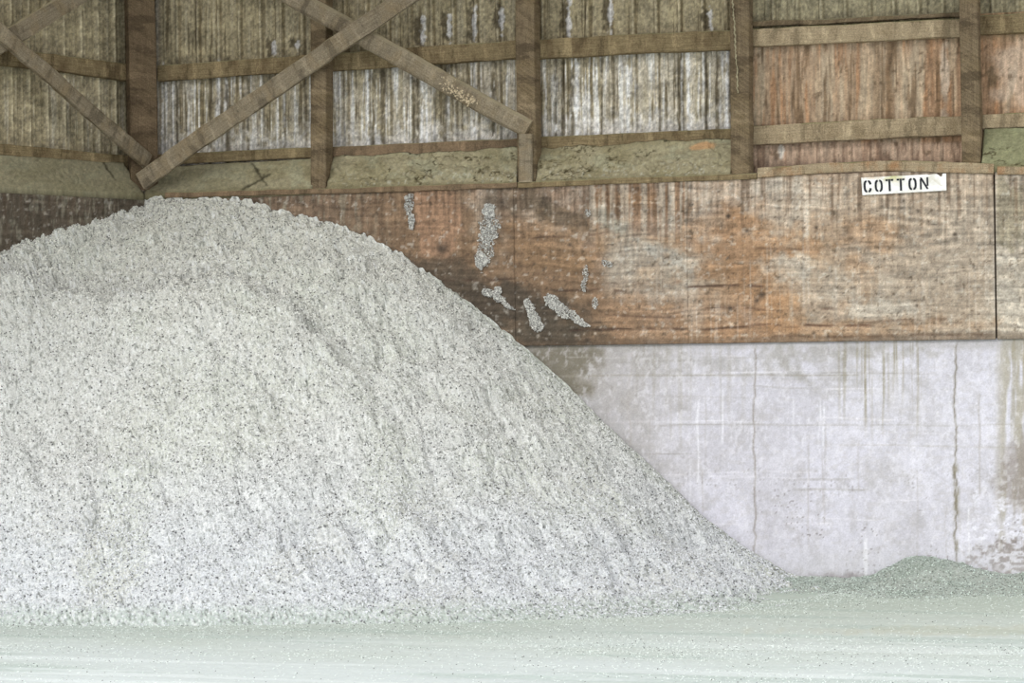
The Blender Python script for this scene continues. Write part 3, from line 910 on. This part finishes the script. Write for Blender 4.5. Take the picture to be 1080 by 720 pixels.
me = bpy.data.meshes.new('cobweb_strand'); me.from_pydata(VV_, [], FF_); me.update()
o = link('cobweb_strand', me, M_web)
tag(o, 'thin dusty cobweb strand hanging down the fourth post', 'cobweb')

# ------------------------------------------------------------------ sign
WSG = .046
c0 = np.array(BACK.uz(908.3, 187.3, WSG)); c1 = np.array(BACK.uz(997.8, 182.8, WSG))
c3 = np.array(BACK.uz(909.5, 205.8, WSG)); c2 = np.array(BACK.uz(998.2, 200.8, WSG))


def sgn(s, t):
    p = c0 * (1 - s) * (1 - t) + c1 * s * (1 - t) + c3 * (1 - s) * t + c2 * s * t
    return p


def mat_flat(name, c, rough=.6):
    mt, nt, bs = newmat(name)
    tc = nt.nodes.new('ShaderNodeTexCoord')
    f = noise(nt, tc.outputs['Object'], 60, 4, .6)
    c2_ = tuple(v * .8 for v in c)
    nt.links.new(mix(nt, mapr(nt, f, .45, .75, 0, 1), l4(c), l4(c2_)), bs.inputs['Base Color'])
    bs.inputs['Roughness'].default_value = rough
    return mt


def paint_sign(S, T):
    px = S * 89; py = T * 18.5
    col = np.ones(S.shape + (3,)) * np.array([243, 243, 240.0])
    col = mixc(col, (196, 196, 140), blob(px, py, 33, 1.6, 10, 2.6, 0, .7, 1, .5, 3) * .9)
    col = mixc(col, (214, 208, 178), blob(px, py, 38, 4, 9, 3, 0, .7, 2, .5, 3) * .6)
    col = mixc(col, (222, 196, 168), blob(px, py, 12, .8, 9, 1.2, 0, .7, 3, .5, 3) * .6)
    col = mixc(col, (214, 210, 196), blob(px, py, 73, 6, 6, 5, 0, .9, 4, .5, 3) * .7)
    col = mixc(col, (205, 198, 180), blob(px, py, 80, 9, 7, 1.1, 35, .6, 5, .4, 3) * .7)
    col = mixc(col, (226, 224, 216), sst(.5, .7, fbm(px / 5, py / 4, 3, 6)) * .6)
    return col


n, k = 120, 26
S, T = np.meshgrid(np.linspace(0, 1, n), np.linspace(0, 1, k), indexing='ij')
P = sgn(S[..., None], T[..., None])
# chipped top edge near the right end
chip = np.interp(S, [0, .78, .80, .84, .885, .91, .93, .955, .957, 1], [0, 0, .03, .0, .0, .05, .14, .17, 0, 0])
P[..., 1] -= chip * (1 - T) * .135
cur = .004 * np.sin(S * 9) * 0
def sign_vert(off): return np.stack([P[..., 0], -(WSG + off) + 0 * S, P[..., 1]], -1).reshape(-1, 3)
Vf = sign_vert(0.0); Vb = sign_vert(-.006)
Q = gridfaces(n, k, True)
ring = np.array([i * k for i in range(n)] + [(n - 1) * k + j for j in range(1, k)] + [i * k + k - 1 for i in range(n - 2, -1, -1)] + [j for j in range(k - 2, 0, -1)])
nb = len(Vf); rn = np.roll(ring, -1)
SS = np.stack([ring, rn, nb + rn, nb + ring], 1)
Cc = lin(paint_sign(S, T)).reshape(-1, 3)
me = npmesh('cotton_sign', np.concatenate([Vf, Vb]), np.concatenate([Q, Q[:, ::-1] + nb, SS]), np.concatenate([Cc, Cc]))
M_sign = paint_mat('white_sign_paint', 90, .04, .1, .002, rough=.5)
sign = link('sign_board', me, M_sign)
tag(sign, 'white stencilled sign reading COTTON on top of the long plywood sheet', 'sign')
M_ink = mat_flat('black_stencil_paint', (44, 46, 52))


def letter(ch, s0, s1, t0, t1):
    """stencil strokes given in a unit box (x right, y down)"""
    polys = []
    w = .25
    def rect(x0, y0, x1, y1): polys.append([(x0, y0), (x1, y0), (x1, y1), (x0, y1)])
    def side(left, gap=.08, full=True):
        # half of an O: outer octagon-ish arc minus inner
        out = []; inn = []
        for a in range(0, 181, 15):
            r = math.radians(a)
            ex = .5 * abs(math.sin(r)) ** .6; ey = .5 * math.copysign(abs(math.cos(r)) ** .75, math.cos(r))
            out.append((ex, ey))
            ex2 = (.5 - w) * abs(math.sin(r)) ** .6; ey2 = (.5 - .15) * math.copysign(abs(math.cos(r)) ** .75, math.cos(r))
            inn.append((ex2, ey2))
        out = [(max(x, gap), y) for x, y in out]; inn = [(max(x, gap), y) for x, y in inn]
        for i in range(len(out) - 1):
            q = [out[i], out[i + 1], inn[i + 1], inn[i]]
            if not full and -.17 < (out[i][1] + out[i + 1][1]) / 2 < .17: continue
            sg = -1 if left else 1
            polys.append([(.5 + sg * x, .5 - y) for x, y in q])
    if ch == 'O': side(True); side(False)
    elif ch == 'C': side(True); side(False, full=False)
    elif ch == 'T':
        rect(.37, .0, .63, 1); rect(.0, 0, .31, .15); rect(.69, 0, 1, .15)
    elif ch == 'N':
        rect(0, .12, .2, 1); rect(.8, 0, 1, .72)
        polys.append([(.0, 0), (.24, 0), (1.02, .98), (.80, 1.0)])
    V = []; Fc = []
    for q in polys:
        i0 = len(V)
        for off in (.0045, .0012):
            for (x, y) in q:
                p = sgn(s0 + (s1 - s0) * x, t0 + (t1 - t0) * y)
                V.append((p[0], -(WSG + off), p[1]))
        m_ = len(q)
        Fc.append([i0 + j for j in range(m_)]); Fc.append([i0 + m_ + j for j in range(m_)][::-1])
        for j in range(m_): Fc.append([i0 + j, i0 + (j + 1) % m_, i0 + m_ + (j + 1) % m_, i0 + m_ + j])
    me = bpy.data.meshes.new('letter'); me.from_pydata(V, [], Fc); me.update()
    o = link('letter', me, M_ink, sign)
    o['label'] = 'black stencil letter ' + ch
    return o


for ch, s0, s1 in (('C', .022, .118), ('O', .155, .25), ('T', .285, .378), ('T', .418, .512), ('O', .555, .652), ('N', .69, .79)):
    letter(ch, s0, s1, .17, .86)

# ------------------------------------------------------------------ seed caked on the plywood
def caked(label, blobs, n, size=.0065, col=(216, 215, 209)):
    n = int(n * 2)
    P = []
    tries = 0
    while len(P) < n and tries < n * 60:
        tries += 1
        x, y, rx, ry, rot = blobs[RNG.randint(len(blobs))]
        a = RNG.uniform(-1.2, 1.2); b = RNG.uniform(-1.2, 1.2)
        c, s = math.cos(math.radians(rot)), math.sin(math.radians(rot))
        X = x + a * rx * c - b * ry * s; Y = y + a * rx * s + b * ry * c
        d = a * a + b * b + (float(fbm(np.array(X / 5), np.array(Y / 5), 3, 7)) - .5) * 1.8
        if d > 1: continue
        w = .028 + RNG.rand() * .012
        u, z = BACK.uz(X, Y, w); P.append(BACK.pt(u, w, z))
    P = np.array(P); m_ = len(P)
    k = RNG.uniform(.62, 1.12, (m_, 1))
    cols = lin(np.clip(np.array([col]) * k, 0, 245))
    o = grains('caked_seed', P, RNG.uniform(size * .7, size * 1.5, m_), cols, M_grain)
    return tag(o, label, 'caked seed', 'patches of seed caked on the plywood')


caked('tall patch of grey seed caked on plywood left of the third post line', [(516, 240, 10, 18, 0), (512, 262, 9, 24, 8), (508, 276, 6, 9, 10), (515, 222, 6, 8, 0)], 1100)
caked('narrow strip of grey seed caked high on the brown sheet', [(432, 215, 5, 14, 0), (434, 233, 3, 9, 0)], 260)
caked('largest low diagonal patch of grey seed on the stained sheet', [(584, 320, 12, 7, 35), (598, 330, 18, 6, 30), (612, 340, 10, 2.5, 20)], 800)
caked('slim leaning patch of grey seed between two others near the heap', [(560, 328, 5, 14, -20), (566, 341, 6, 9, -30)], 460)
caked('broken crumbly patch of grey seed nearest the heap edge', [(515, 309, 9, 4, 10), (528, 315, 8, 4, 20), (535, 322, 9, 2, 30), (525, 306, 4, 5, -30)], 330)
caked('small upright speck of grey seed right of the dark brown band, lower middle', [(618, 290, 3, 9, 0), (616, 301, 3, 6, 0)], 110, .005)
caked('lowest small speck of grey seed on the stained sheet, right of the diagonal patch', [(628, 320, 3, 6, 0)], 60, .005)
caked('tiny speck of grey seed on the pale area of the stained sheet', [(640, 278, 7, 4, 30)], 60, .005)
caked('tiny speck of grey seed at the top of the stained sheet', [(620, 224, 3, 4, 0)], 30, .005)

# ------------------------------------------------------------------ the great heap
crest = [(153, 209), (175, 204), (200, 207), (235, 204), (262, 208), (300, 220), (350, 231), (385, 244), (425, 265), (455, 287), (490, 312), (520, 336),
         (560, 369), (600, 405), (640, 446), (690, 492), (740, 541), (790, 578), (830, 601), (858, 612), (876, 617)]
cu_, cz_ = zip(*[BACK.uz(x, y, .03) for x, y in crest])
crestL = [(0, 247), (40, 233), (75, 223), (100, 218), (130, 213), (153, 209)]
lu_, lz_ = zip(*[LEFT.uz(x, y, .03) for x, y in crestL])
lX = [LEFT.pt(u, 0, 0)[0] for u in lu_]
# left wall: falls away out of frame
lX = [lX[0] - 1.0] + lX; lz_ = [0.9] + list(lz_)
foot = [(-150, 660), (0, 658), (150, 659), (300, 658), (450, 656), (600, 652), (700, 648), (780, 643), (850, 637), (882, 629)]
fX, fY = zip(*[floorpt(x, y) for x, y in foot])
fX = list(fX); fY = list(fY)
xr = max(fX) + .02
res = .0135
xs = np.arange(XC - 2.2, xr + .06, res); vs = np.arange(0, 5.4, res)
XX, VV = np.meshgrid(xs, vs, indexing='ij')
H = np.interp(XX, list(lX) + list(cu_[1:]), list(lz_) + list(cz_[1:]))
FD = -np.interp(XX, fX, fY)
endx = sst(xr + .02, xr - .55, XX)
FD = FD * np.sqrt(np.clip(np.interp(XX, [xr - .35, xr], [1, .0]), 0, 1))
VL = np.maximum(0, (XC - XX) * math.tan(BETA)) * .999
T_ = np.clip((VV - VL) / np.maximum(.15, FD - VL), -.3, 1.2)
Tc = np.clip(T_, 0, 1.2)
Hs = H * (1 - (0.55 * Tc ** 1.35 + .45 * Tc))


def blur(A, k):
    for ax in (0, 1):
        p = [(0, 0), (0, 0)]; p[ax] = (k, k)
        B = np.pad(A, p, mode='edge'); c = np.cumsum(B, axis=ax)
        c = np.insert(c, 0, 0, axis=ax)
        A = (np.take(c, range(2 * k + 1, c.shape[ax]), axis=ax) - np.take(c, range(0, c.shape[ax] - 2 * k - 1), axis=ax)) / (2 * k + 1)
    return A


Hb = blur(blur(Hs, 9), 9)
kk = sst(0, .35, VV)   # keep the wall contact as measured
Hh = Hs * (1 - kk) + Hb * kk
PXp, PYp = project(XX, -VV, np.maximum(Hh, 0))
# slumps, lumps and rills
top = 1 - sst(230, 420, PYp)
lump = fbm(XX * 3.2, VV * 3.2, 3, 101) - .5
rid = np.abs(fbm(XX * 2.2 + VV * .6, VV * 1.1, 4, 102) - .5)
cl = np.abs(fbm(XX * 9, VV * 9, 3, 103) - .5)
cl2 = fbm(XX * 22, VV * 22, 3, 104) - .5
body = sst(1.0, .8, Tc)
sl_y = 303 + 14 * np.sin((PXp - 20) / 60.0) * sst(260, 100, PXp) + np.interp(PXp, [0, 60, 150, 230, 300, 350, 420], [-10, 0, 3, -6, 20, 70, 130]) * 1.0
step = sst(-9, 6, PYp - sl_y) * (1 - sst(20, 120, PYp - sl_y)) * (1 - sst(330, 470, PXp))
Hh = Hh + (lump * .15 - (.05 - np.minimum(rid, .1) * .5) * .9) * body * sst(.0, .12, Tc)
Hh = Hh + step * .11 * body
Hh = Hh + ((.12 - np.minimum(cl, .12)) * -.28 + cl2 * .03) * (top * .85 + .22) * body
g1 = fbm(XX * 60, VV * 60, 2, 105) - .5
Hh = Hh + g1 * .014 * sst(1.1, .9, Tc)
al = .75 * XX + .66 * VV; ac = .66 * XX - .75 * VV
rill = np.abs(fbm(ac * 3.4 + fbm(al * 2, ac * 2, 2, 106) * .9, al * 1.3, 4, 107, .6) - .5)
rill2 = np.abs(fbm(ac * 9, al * 3.5, 3, 108, .6) - .5)
Hh = Hh - ((.10 - np.minimum(rill, .10)) * (.2 + .24 * sst(XC + .2, XC + 2.2, XX)) + (.10 - np.minimum(rill2, .1)) * .10) * body * sst(0, .1, Tc)
Hh = Hh - .012 - np.clip(T_ - .97, 0, 1) * .25
Hh = np.where((XX > xr) | (VV > FD + .25), -.5, Hh)
inside = (VV + .0 >= (XC - XX) * math.tan(BETA) - .04)
ok = inside & (Hh > -.03)


def pile_col(px, py, X, V, h):
    c = np.ones(px.shape + (3,)) * np.array([213, 214, 210.0])
    c = mixc(c, (214, 213, 202), (1 - sst(200, 420, py)) * .7)
    c = mixc(c, (216, 220, 226), sst(420, 620, py) * .7)
    c = mixc(c, (206, 210, 198), sst(.48, .7, fbm(X * 1.8, V * 1.8, 4, 111)) * .5)
    c = mixc(c, (200, 200, 194), sst(.5, .62, fbm(X * 3 + V * 1.2, V * 2, 4, 112)) * .35)
    band = np.exp(-((py - sl_y + 10) / 10.0) ** 2) * (1 - sst(300, 420, px))
    c = mixc(c, (166, 166, 164), band * .45)  # shadow band along the slump step, painted into the colour
    ft = sst(-28, -4, py - np.interp(px, [0, 300, 600, 850, 900], [657, 657, 651, 634, 625]))
    c = mixc(c, (178, 190, 182), ft * .7)
    edge = sst(22, 2, py - np.interp(px, *zip(*crestL[:-1], *crest))) * sst(420, 480, px)
    c = mixc(c, (170, 174, 162), edge * .6)
    c = mixc(c, (168, 172, 150), sst(760, 850, px) * .3)
    f = fbm(X * 95, V * 135, 2, 113, .6)
    c = mixc(c, (96, 100, 94), sst(.62, .74, f) * .55)
    c = mixc(c, (236, 238, 238), sst(.40, .30, f) * .7)
    return c


keep = ok.copy()
# include a one-cell skirt just outside so that the heap runs into floor and wall
for _ in range(2):
    k2 = keep.copy(); k2[1:] |= keep[:-1]; k2[:-1] |= keep[1:]; k2[:, 1:] |= keep[:, :-1]; k2[:, :-1] |= keep[:, 1:]
    keep = k2 & inside
Q = gridfaces(len(xs), len(vs), True)
kf = keep.ravel()[Q].all(1); Q = Q[kf]
used = np.unique(Q); rem = -np.ones(keep.size, int); rem[used] = np.arange(len(used))
CPX, CPY = project(XX, -VV, Hh)
Cp = lin(pile_col(CPX, CPY, XX, VV, Hh)).reshape(-1, 3)
V = np.stack([XX, -np.maximum(VV, .034), Hh], -1).reshape(-1, 3)
pile = link('seed_heap', npmesh('seed_heap', V[used], rem[Q], Cp[used]), M_pile)
tag(pile, 'great sloping heap of whitish cotton seed against the wall', 'heap')

# loose seeds over its skin
def sample(Xg, Vg, Hg, okm, n, keepfn=None):
    ii = RNG.randint(1, Xg.shape[0] - 2, n); jj = RNG.randint(1, Xg.shape[1] - 2, n)
    m_ = okm[ii, jj] & okm[ii + 1, jj] & okm[ii, jj + 1]
    ii = ii[m_]; jj = jj[m_]
    a = RNG.rand(len(ii)); b = RNG.rand(len(ii))
    r_ = Xg[1, 0] - Xg[0, 0]
    x = Xg[ii, jj] + a * r_; v = Vg[ii, jj] + b * r_
    h = Hg[ii, jj] * (1 - a) * (1 - b) + Hg[ii + 1, jj] * a * (1 - b) + Hg[ii, jj + 1] * (1 - a) * b + Hg[ii + 1, jj + 1] * a * b
    return x, v, h


x, v, h = sample(XX, VV, Hh, ok, 260000)
px, py = project(x, -v, h)
m_ = (px > -40) & (px < 900) & (v > .05)
x, v, h, px, py = x[m_], v[m_], h[m_], px[m_], py[m_]
n = len(x)
base = pile_col.__defaults__
c = np.ones((n, 3)) * np.array([217, 218, 215.0])
c = mixc(c, (216, 215, 203), (1 - sst(200, 420, py)) * .7)
c = mixc(c, (214, 217, 224), sst(420, 620, py) * .7)
r = RNG.rand(n, 1)
c = np.where(r < .085, c * .5, np.where(r < .35, c * .87, np.where(r > .8, np.minimum(c * 1.07, 248), c)))
ft = sst(-28, -4, py - np.interp(px, [0, 300, 600, 850, 900], [657, 657, 651, 634, 625]))
sel = RNG.rand(n) > ft * .65
x, v, h, c = x[sel], v[sel], h[sel], c[sel]; n = len(x)
seeds = grains('loose_seeds', np.stack([x, -v, h + .003], 1), RNG.uniform(.005, .0115, n), lin(c), M_grain, pile)
tag(seeds, kind='stuff')

# ------------------------------------------------------------------ small heap and drift along the wall foot at right
ct = [(760, 613.5), (870, 612.5), (900, 612), (922, 609), (938, 600), (955, 590), (968, 586.5), (985, 588), (1003, 594), (1022, 604), (1040, 611.5), (1085, 613)]
su, sz = zip(*[BACK.uz(a, b, .03) for a, b in ct])
sz = [max(.02, q) for q in sz]
su = list(su) + [su[-1] + 3.0]; sz = sz + [.02]
xs2 = np.arange(su[0] - .05, su[-1], .012); vs2 = np.arange(0, 1.9, .012)
X2, V2 = np.meshgrid(xs2, vs2, indexing='ij')
H2 = np.interp(X2, su, sz)
peak = np.clip((H2 - .02) / .16, 0, 1)
D2 = .85 + .25 * fbm(X2 * 1.5, 0 * V2, 2, 121) + .35 * peak
t2 = V2 / D2
mound = H2 * (1 - sst(0, .55, V2 - .03))
drift = ((.012 + .043 * sst(su[1] + .1, su[1] + .7, X2)) * (1 - sst(0, 1, t2))) * (1 + (fbm(X2 * 5, V2 * 5, 3, 122) - .5) * 1.0)
h2 = np.maximum(mound, 0) * .9 + drift * (1 - .5 * peak) + (fbm(X2 * 60, V2 * 60, 2, 123) - .5) * .012 * sst(1.05, .6, t2) + (fbm(X2 * 12, V2 * 12, 2, 125) - .5) * .03 * sst(1.05, .3, t2)
h2 = h2 - .03 * sst(.6, 1.1, t2)
ok2 = h2 > -.022
P2x, P2y = project(X2, -V2, h2)


def green_col(px, py, X, V):
    c = np.ones(px.shape + (3,)) * np.array([172, 179, 172.0])
    c = mixc(c, (146, 158, 148), sst(.45, .62, fbm(X * 4, V * 4, 3, 131)) * .6)
    c = mixc(c, (176, 188, 178), sst(620, 640, py) * .6)
    c = mixc(c, (184, 190, 184), blob(px, py, 985, 604, 22, 5, 0, .8, 5) * .5)
    c = mixc(c, (176, 176, 152), blob(px, py, 880, 638, 60, 7, 0, .6, 6) * .5)
    f = fbm(X * 80, V * 80, 2, 132)
    c = mixc(c, (112, 120, 108), sst(.64, .78, f) * .7)
    c = mixc(c, (206, 214, 208), sst(.36, .28, f) * .6)
    return c


C2 = lin(green_col(P2x, P2y, X2, V2)).reshape(-1, 3)
Q = gridfaces(len(xs2), len(vs2), True); kf = ok2.ravel()[Q].any(1); Q = Q[kf]
used = np.unique(Q); rem = -np.ones(h2.size, int); rem[used] = np.arange(len(used))
V = np.stack([X2, -np.maximum(V2, .012), h2], -1).reshape(-1, 3)
small = link('small_seed_heap', npmesh('small_seed_heap', V[used], rem[Q], C2[used]), M_pile)
tag(small, 'small greenish grey heap of seed at the foot of the concrete wall, right', 'heap')
x, v, h = sample(X2, V2, h2, ok2, 32000)
px, py = project(x, -v, h); m_ = (px < 1120); x, v, h = x[m_], v[m_], h[m_]; n = len(x)
r = RNG.rand(n, 1)
c = np.ones((n, 3)) * np.array([178, 188, 182.0])
c = np.where(r < .12, c * .6, np.where(r > .82, np.minimum(c * 1.25, 240), c))
s2 = grains('loose_seeds', np.stack([x, -v, h + .001], 1), RNG.uniform(.004, .009, n), lin(c), M_grain, small)
tag(s2, kind='stuff')

# ------------------------------------------------------------------ floor
def floor_col(px, py, X, Y):
    c = np.ones(px.shape + (3,)) * np.array([190, 199, 192.0])
    c = mixc(c, (203, 211, 212), sst(640, 725, py + (fbm(px / 150, py / 12, 3, 141) - .5) * 50) * .9)
    st = fbm(X * .5, Y * 5, 4, 142)
    c = mixc(c, (172, 186, 180), sst(.5, .66, st) * .6)
    c = mixc(c, (218, 225, 226), sst(.54, .68, fbm(X * .5 + 3, Y * 7, 4, 143)) * .65 * sst(660, 700, py))
    c = mixc(c, (190, 190, 172), blob(px, py, 1000, 665, 150, 5, 0, .7, 7) * .4)
    c = mixc(c, (166, 178, 166), (1 - sst(625, 660, py)) * sst(700, 900, px) * .5)
    # slightly darker band along the heap edge
    c = mixc(c, (170, 180, 174), np.exp(-((py - 664) / 7.0) ** 2) * .35 * (1 - sst(560, 800, px)))
    f = fbm(X * 70, Y * 70, 2, 144)
    c = mixc(c, (214, 222, 218), sst(.60, .7, f) * .4)
    return c


xF = lines(-9, 12, floorpt(-20, 640)[0] - .6, floorpt(1110, 680)[0] + .4, .018, .5)
yF = lines(-24, .3, -7.2, 0, .018, .5)
XF, YF = np.meshgrid(xF, yF, indexing='ij')
ZF = (fbm(XF * .6, YF * 5, 3, 145) - .5) * .012 + (fbm(XF * 25, YF * 25, 3, 146) - .5) * .006 - .006
dd = (XF - CP[0]) * F[0] + (YF - CP[1]) * F[1]
sel = dd > 2
PXf, PYf = project(XF, YF, ZF)
PXf = np.where(sel, PXf, 540); PYf = np.where(sel, np.clip(PYf, -3000, 3000), 1200)
Cf = lin(floor_col(PXf, PYf, XF, YF)).reshape(-1, 3)
fl = link('floor', npmesh('floor', np.stack([XF, YF, ZF], -1).reshape(-1, 3), gridfaces(len(xF), len(yF)), Cf), M_floor)
tag(fl, kind='structure')

# loose seeds lying on the floor
n = 150000
x = RNG.uniform(-5.5, 6, n); y = -RNG.uniform(.1, 8, n)
px, py = project(x, y, 0 * x)
fy = np.interp(px, [-50, 300, 600, 850, 880, 1100], [657, 657, 651, 634, 626, 618])
d = py - fy
dens = np.exp(-np.maximum(d, 0) / 9) * .9 + .10 + .45 * sst(.52, .62, fbm(x * .7, y * 6, 3, 151)) * sst(660, 690, py) \
    + .5 * blob(px, py, 640, 682, 150, 9, 3, .6, 11) + .35 * blob(px, py, 900, 690, 220, 16, 0, .7, 12)
m_ = (d > -3) & (px > -30) & (px < 1110) & (py < 760) & (RNG.rand(n) < dens)
x, y, px, py = x[m_], y[m_], px[m_], py[m_]; n = len(x)
r = RNG.rand(n, 1)
c = np.where(r < .08, 110., np.where(r < .5, 205., 238.)) * np.array([[.97, 1, .985]])
fs = grains('scattered_seeds', np.stack([x, y, 0 * x + .001], 1), RNG.uniform(.0035, .0075, n), lin(np.minimum(c, 245)), M_grain, None, .6)
tag(fs, 'loose white seeds scattered over the dusty floor', 'seeds', kind='stuff')

# ------------------------------------------------------------------ roof (unseen, added to keep the sky off the upper wall)
def plain(name, V, Fc, c):
    me = bpy.data.meshes.new(name); me.from_pydata(V, [], Fc); me.update()
    return link(name, me, mat_flat(name + '_paint', c, .9))


zr = 6.0
ce = plain('unseen_shade_roof', [(-9, .4, zr), (10, .4, zr), (10, -5, zr + 1.3), (-9, -5, zr + 1.3), (-9, .4, zr + .05), (10, .4, zr + .05), (10, -5, zr + 1.35), (-9, -5, zr + 1.35)],
           [(0, 3, 2, 1), (4, 5, 6, 7), (0, 1, 5, 4), (1, 2, 6, 5), (2, 3, 7, 6), (3, 0, 4, 7)], (120, 108, 88))
tag(ce, kind='structure')

# ------------------------------------------------------------------ light
w = bpy.data.worlds.new('world'); SC.world = w; w.use_nodes = True
bg = w.node_tree.nodes['Background']
bg.inputs[0].default_value = (.985, .99, 1.0, 1); bg.inputs[1].default_value = 1.6
sd = bpy.data.lights.new('sun', 'SUN'); sd.energy = 1.65; sd.angle = math.radians(25); sd.color = (1, .985, .95)
so = bpy.data.objects.new('sun', sd); COL.objects.link(so)
dirv = Vector((0.5, 1.0, -0.85)).normalized()
so.rotation_euler = dirv.to_track_quat('-Z', 'Y').to_euler()
so.location = (0, -10, 8)

SC.view_settings.view_transform = 'Standard'
SC.view_settings.look = 'None'
SC.view_settings.exposure = 0.0
